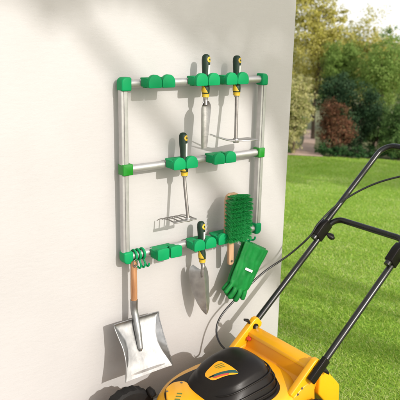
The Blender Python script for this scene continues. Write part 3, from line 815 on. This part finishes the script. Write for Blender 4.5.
def blobs_of(c, R, k, seed, spread_=.75, br=.42):
    rn = random.Random(seed); out = []
    for i in range(k):
        while True:
            d = Vector((rn.uniform(-1, 1), rn.uniform(-1, 1), rn.uniform(-1, 1)))
            if .15 < d.length < 1: break
        q = br * rn.uniform(.7, 1.3)
        out.append(((c[0] + d.x * R[0] * spread_, c[1] + d.y * R[1] * spread_, c[2] + d.z * R[2] * spread_), (R[0] * q, R[1] * q, R[2] * q)))
    return out
def tree(name, x, y, c_h, R, mat, n, size, label, cat, seed, group=None, k=12, trunk_r=.05, lean=(0, 0), hang=0.0, blobs=None, br=.42):
    g = float(gz(x, y)); t = thing(name, (x, y, g), label, cat, group)
    c = (x + lean[0], y + lean[1], g + c_h)
    bl = blobs or blobs_of(c, R, k, seed, br=br)
    leaves('crown', bl, n, size, mat, t, hang=hang)
    rn = random.Random(seed + 99)
    mb = MB(); topz = Vector((c[0], c[1], c[2] - R[2] * .1)); b0 = Vector((x, y, g - .05))
    mb.tube(smooth_path([b0, b0.lerp(topz, .35) + Vector((rn.uniform(-.05, .05), rn.uniform(-.05, .05), 0)), b0.lerp(topz, .7), topz], 4), list(np.linspace(trunk_r, trunk_r * .35, 13)), 10)
    for b in bl[:9]:
        s = b0.lerp(topz, rn.uniform(.35, .85)); e = Vector(b[0])
        mb.tube(smooth_path([s, s.lerp(e, .5) + Vector((0, 0, .08 * R[2])), e], 4), list(np.linspace(trunk_r * .4, trunk_r * .1, 9)), 7)
    mb.build('trunk', M['bark'], t)
    return t
GR = 'trees and shrubs behind the lawn'
def gp(t, u): return (-1.03 + .74 * t + .67 * u, -1.80 + .67 * t - .74 * u)     # t metres down the garden, u metres to the right
def put(name, t, u, c_h, R, mat, n, size, label, cat, seed, **kw):
    x, y = gp(t, u); return tree(name, x, y, c_h, R, LM[mat], n, size, label, cat, seed, GR, **kw)
def bl_at(t, u, items):
    x, y = gp(t, u); g = float(gz(x, y))
    return [((x + .67 * du, y - .74 * du, g + h), (r, r, r * .95)) for du, h, r in items]
put('tree', 14.8, .0, 2.5, (.6, .6, 1.3), 'olive', 24000, 0.053, 'tall olive yellow tree with feathery crown beside the wall edge', 'tree', 1, trunk_r=.05,
    blobs=bl_at(14.8, 0, [(-.30, 3.35, .34), (-.15, 2.95, .40), (.10, 2.62, .40), (.18, 2.25, .36), (-.3, 2.45, .46), (.50, 2.62, .20), (.36, 2.90, .22), (-.5, 2.9, .40), (.05, 3.3, .22), (-.25, 1.95, .45), (.15, 1.85, .35), (-.4, 1.4, .45), (-.7, 3.4, .4), (.62, 2.36, .16), (-.1, 3.75, .22), (-.5, 3.9, .35), (.28, 3.25, .12)]))
put('shrub', 11.2, -.36, .66, (.27, .30, .64), 'cream', 15000, .034, blobs=bl_at(11.2, -.30, [(-.12, .2, .2), (-.2, .45, .2), (-.02, .5, .19), (.1, .72, .2), (-.1, .8, .22), (.12, .98, .19), (-.05, 1.12, .2), (.08, 1.25, .14), (-.2, 1.2, .2), (-.3, .9, .2), (.2, .8, .11), (-.05, 1.36, .1)]), label='cream flowered upright shrub at the wall edge, in front of the olive tree', cat='shrub', seed=2, trunk_r=.02)
put('tree', 14.0, .50, 1.75, (.46, .46, .55), 'fresh', 12800, 0.045, 'fresh green bushy tree behind the dark round shrub', 'tree', 3, trunk_r=.04, hang=.4, k=14)
put('shrub', 12.2, .38, 1.10, (.34, .36, .42), 'dark', 12800, 0.034, 'dark green round bush above the red brown one', 'shrub', 4, trunk_r=.03, k=14)
put('shrub', 11.5, .40, .52, (.33, .36, .50), 'redl', 14400, 0.032, 'red brown leaved bush at the lawn edge', 'shrub', 5, trunk_r=.02, k=16)
put('shrub', 11.7, .85, .72, (.36, .4, .70), 'dark', 14400, 0.036, 'tall very dark bush right of the red brown bush', 'shrub', 6, trunk_r=.03, k=16)
put('shrub', 11.3, 1.55, .62, (.42, .42, .60), 'mid', 16000, 0.036, 'mid green bush at the right end of the lawn edge', 'shrub', 8, trunk_r=.03, k=16)
put('shrub', 12.4, 1.25, .5, (.4, .4, .5), 'mid', 12000, .036, 'low mid green bush filling the gap between the darker bushes', 'shrub', 14, trunk_r=.02, k=14)
put('tree', 13.8, 1.35, 1.6, (.62, .6, .95), 'fresh', 16000, 0.045, 'fresh green tree with wide crown, right of the bushy one', 'tree', 7, trunk_r=.05, k=16)
put('tree', 14.5, 2.4, 1.8, (.7, .7, 1.1), 'olive', 16000, 0.045, 'small olive yellow tree farthest right in the garden', 'tree', 9, trunk_r=.05, k=16)
put('shrub', 13.4, -.50, .9, (.5, .5, .8), 'fresh', 12800, 0.041, 'light green bush half hidden by the wall edge and the cream shrub', 'shrub', 13, trunk_r=.03, k=16)
for i, (u, q, lab) in enumerate(((-1.6, 'mid', 'green tree of the back row, hidden behind the wall'), (.62, 'mid', 'green tree of the back row behind the path'), (1.5, 'olive', 'olive tree of the back row behind the dark bushes'), (3.2, 'mid', 'green tree of the back row at the far right'))):
    put('tree', 19 + .6 * (i % 2), u, 1.75, (1.05, .9, 1.55), q, 18000, .065, lab, 'tree', 40 + i, trunk_r=.07, k=20)
for i, (nm, t_, u, h, R, q, lab) in enumerate((
        ('shrub', 11.7, -1.25, .75, (.5, .5, .72), 'mid', 'mid green bush hidden behind the wall, nearest to the cream shrub'),
        ('shrub', 12.0, -2.4, .8, (.65, .6, .75), 'dark', 'dark bush hidden behind the wall'),
        ('tree', 14.5, -1.9, 1.9, (.8, .8, 1.2), 'fresh', 'fresh green tree hidden behind the wall'),
        ('shrub', 11.9, -3.8, .8, (.75, .6, .75), 'fresh', 'light green bush hidden behind the wall, far to its left'),
        ('tree', 14.8, -3.6, 2.0, (.9, .9, 1.4), 'mid', 'mid green tree hidden behind the wall'),
        ('tree', 15.2, -5.4, 2.0, (1.0, .9, 1.4), 'olive', 'olive tree hidden behind the wall'),
        ('shrub', 11.8, 2.75, .7, (.6, .6, .7), 'fresh', 'light green bush beyond the right edge of the picture'),
        ('tree', 15.0, 4.2, 1.9, (1.0, .9, 1.4), 'fresh', 'fresh green tree beyond the right edge of the picture'))):
    put(nm, t_, u, h, R, q, 9000, .055, lab, nm, 60 + i, trunk_r=.04, k=16)
# low planting along the lawn edge
t = thing('ground_cover', (7.6, 5.3, float(gz(7.6, 5.3))), None, None); t['kind'] = 'stuff'
COL.objects.unlink(t); bpy.data.objects.remove(t)
bl = []
for k in range(60):
    u = -2.2 + 6.4 * k / 59
    x, y = gp(11.05 + random.uniform(-.12, .2), u)
    if -.42 < u < .14: continue
    hh = random.uniform(.13, .26); bl.append(((x, y, float(gz(x, y)) + hh * .5), (.13, .13, hh * .7)))
gobj = bpy.data.objects.new('anchor', None); gobj.location = (0, 0, 0)
o = leaves('ground_cover', bl, 15000, .045, LM['low'], gobj, shell=.2); o.parent = None; bpy.data.objects.remove(gobj); tag(o, kind='stuff')

# a tree out in the open before the wall: its lowest boughs shade the top of the wall
SUN = Vector((-.08, 1, -.50)).normalized()
def toward_sun(p, d): return Vector(p) - SUN * d
def boughs(wallpts, d):
    return [(tuple(toward_sun((x, 0, z), d + random.uniform(-.6, .6))), (r, r, r * .75)) for (x, z, r) in wallpts]
WP = [(-.05, .96, .08), (-.22, .90, .07), (-.3, .97, .09), (.02, 1.02, .09), (.74, .575, .095), (.69, .64, .06), (.62, .83, .07), (.79, .80, .06), (.50, .92, .09), (.40, .84, .06), (.72, .95, .08), (.33, .80, .05), (.22, .90, .07), (.08, .93, .06), (.56, .72, .035), (.45, .76, .04), (-.1, .95, .06),
      (.62, 1.05, .11), (.12, 1.05, .10), (.42, 1.08, .11), (.25, 1.12, .11), (.9, 1.15, .13), (.7, 1.25, .14), (.4, 1.3, .14), (.05, 1.2, .13), (.55, 1.45, .15), (.2, 1.45, .15)]
bb = boughs(WP, 10.5)
tp = toward_sun((.5, 0, 1.3), 10.5)
t = tree('shade_tree', 2.6, -10.0, 6.3, (1.5, 1.5, 1.5), LM['mid'], 19000, .10, 'leafy tree across from the wall, outside the picture', 'tree', 21, None, blobs=bb, trunk_r=.12)
# trees whose shade falls across the far end of the lawn
def lawn_blobs(u0, u1, k):
    out = []
    for u in np.arange(u0, u1, .55):
        for v in (-1.35, -.75, -.15, .4):
            uu = u + random.uniform(-.2, .2); vv = v + random.uniform(-.15, .15); q = 9.55 + vv
            x = -1.03 + .74 * q + .67 * uu; y = -1.80 + .67 * q - .74 * uu; z = float(gz(x, y))
            p = toward_sun((x, y, z), k + random.uniform(-.2, .2)); out.append((tuple(p), (.52, .42, .26)))
    return out
for (u0, u1, k, lab, sd_) in ((-1.2, 1.0, 7.5, 'spreading tree on the lawn, outside the picture', 31), (1.3, 3.8, 7.0, 'second spreading tree further right, outside the picture', 32)):
    lb = lawn_blobs(u0, u1, k); cx_ = sum(q[0][0] for q in lb) / len(lb); cy_ = sum(q[0][1] for q in lb) / len(lb); cz_ = sum(q[0][2] for q in lb) / len(lb)
    tree('shade_tree', cx_, cy_, cz_ - float(gz(cx_, cy_)), (1, 1, .5), LM['mid'], 9000, .10, lab, 'tree', sd_, None, blobs=lb, trunk_r=.07)
# wooded hills far off
rows = []
for i in range(60):
    a = math.radians(-20 + 150 * i / 59); r0 = 330; h = 2 + 2 * math.sin(i * .7) + 1.5 * math.sin(i * 1.9 + 1) + 3
    rows.append([(-1 + r * math.sin(a), -2 + r * math.cos(a), G - 8 + hh) for r, hh in ((r0, -3), (r0 + 40, h * .6), (r0 + 90, h), (r0 + 180, h * .4), (r0 + 260, -6))])
tag(MB().grid(rows).build('hills', M['hill']), kind='structure')

# ------------------------------------------------------------------ camera
cd = bpy.data.cameras.new('camera'); cam = bpy.data.objects.new('camera', cd); COL.objects.link(cam); sc.camera = cam
yaw, pitch, roll = .653, .263, .019
f_ = Vector((math.sin(yaw) * math.cos(pitch), math.cos(yaw) * math.cos(pitch), -math.sin(pitch)))
r_ = Vector((math.cos(yaw), -math.sin(yaw), 0)); u_ = r_.cross(f_)
r2 = r_ * math.cos(roll) + u_ * math.sin(roll); u2 = -r_ * math.sin(roll) + u_ * math.cos(roll)
mat = Matrix(((r2.x, u2.x, -f_.x), (r2.y, u2.y, -f_.y), (r2.z, u2.z, -f_.z))).to_4x4()
mat.translation = (-1.027, -1.796, .757); cam.matrix_world = mat
cd.sensor_width = 36; cd.lens = 610.463 / 400 * 36; cd.clip_start = .05; cd.clip_end = 3000
cd.dof.use_dof = True; cd.dof.focus_distance = 2.05; cd.dof.aperture_fstop = 6.3

# ------------------------------------------------------------------ light
w = bpy.data.worlds.new('World'); sc.world = w; w.use_nodes = True
nt = w.node_tree; bg = nt.nodes['Background']
sky = nt.nodes.new('ShaderNodeTexSky'); sky.sky_type = 'NISHITA'; sky.sun_disc = False
el = math.asin(-SUN.z); az = math.atan2(-SUN.x, -SUN.y)     # azimuth of the sun measured from +y towards +x
sky.sun_elevation = el; sky.sun_rotation = az
sky.air_density = 1.0; sky.dust_density = 4.0; sky.ozone_density = .6; sky.altitude = 0
# bright summer haze: the sky whitens towards the horizon
tcw = nt.nodes.new('ShaderNodeTexCoord'); sep = nt.nodes.new('ShaderNodeSeparateXYZ'); nt.links.new(tcw.outputs['Generated'], sep.inputs['Vector'])
mrw = nt.nodes.new('ShaderNodeMapRange'); mrw.interpolation_type = 'SMOOTHSTEP'
mrw.inputs['From Min'].default_value = 0.02; mrw.inputs['From Max'].default_value = .75; mrw.inputs['To Min'].default_value = .95; mrw.inputs['To Max'].default_value = .35
nt.links.new(sep.outputs['Z'], mrw.inputs['Value'])
dt = nt.nodes.new('ShaderNodeVectorMath'); dt.operation = 'DOT_PRODUCT'; dt.inputs[1].default_value = (-SUN.x, -SUN.y, -SUN.z)
nt.links.new(tcw.outputs['Generated'], dt.inputs[0])
mr2 = nt.nodes.new('ShaderNodeMapRange'); mr2.interpolation_type = 'SMOOTHSTEP'; mr2.inputs['From Min'].default_value = -.2; mr2.inputs['From Max'].default_value = .95
nt.links.new(dt.outputs['Value'], mr2.inputs['Value'])
hz = nt.nodes.new('ShaderNodeMix'); hz.data_type = 'RGBA'; hz.inputs['A'].default_value = (6.0, 6.05, 6.1, 1); hz.inputs['B'].default_value = (10.8, 10.5, 10.1, 1)   # brighter round the sun
nt.links.new(mr2.outputs['Result'], hz.inputs['Factor'])
mxw = nt.nodes.new('ShaderNodeMix'); mxw.data_type = 'RGBA'; nt.links.new(hz.outputs['Result'], mxw.inputs['B'])
nt.links.new(mrw.outputs['Result'], mxw.inputs['Factor']); nt.links.new(sky.outputs['Color'], mxw.inputs['A'])
nt.links.new(mxw.outputs['Result'], bg.inputs['Color']); bg.inputs['Strength'].default_value = .13
sd = bpy.data.lights.new('sun', 'SUN'); so = bpy.data.objects.new('sun', sd); COL.objects.link(so)
sd.energy = 2.2; sd.angle = math.radians(.55); sd.color = (1, .962, .915)
so.rotation_euler = SUN.to_track_quat('-Z', 'Y').to_euler()
vs_ = sc.view_settings; vs_.view_transform = 'Standard'; vs_.look = 'None'; vs_.gamma = 1; vs_.use_curve_mapping = False; vs_.exposure = 0.68

# lift the whole place so that the ground by the wall is z = 0
for o in list(COL.objects):
    if o.parent is None: o.location.z += LIFT
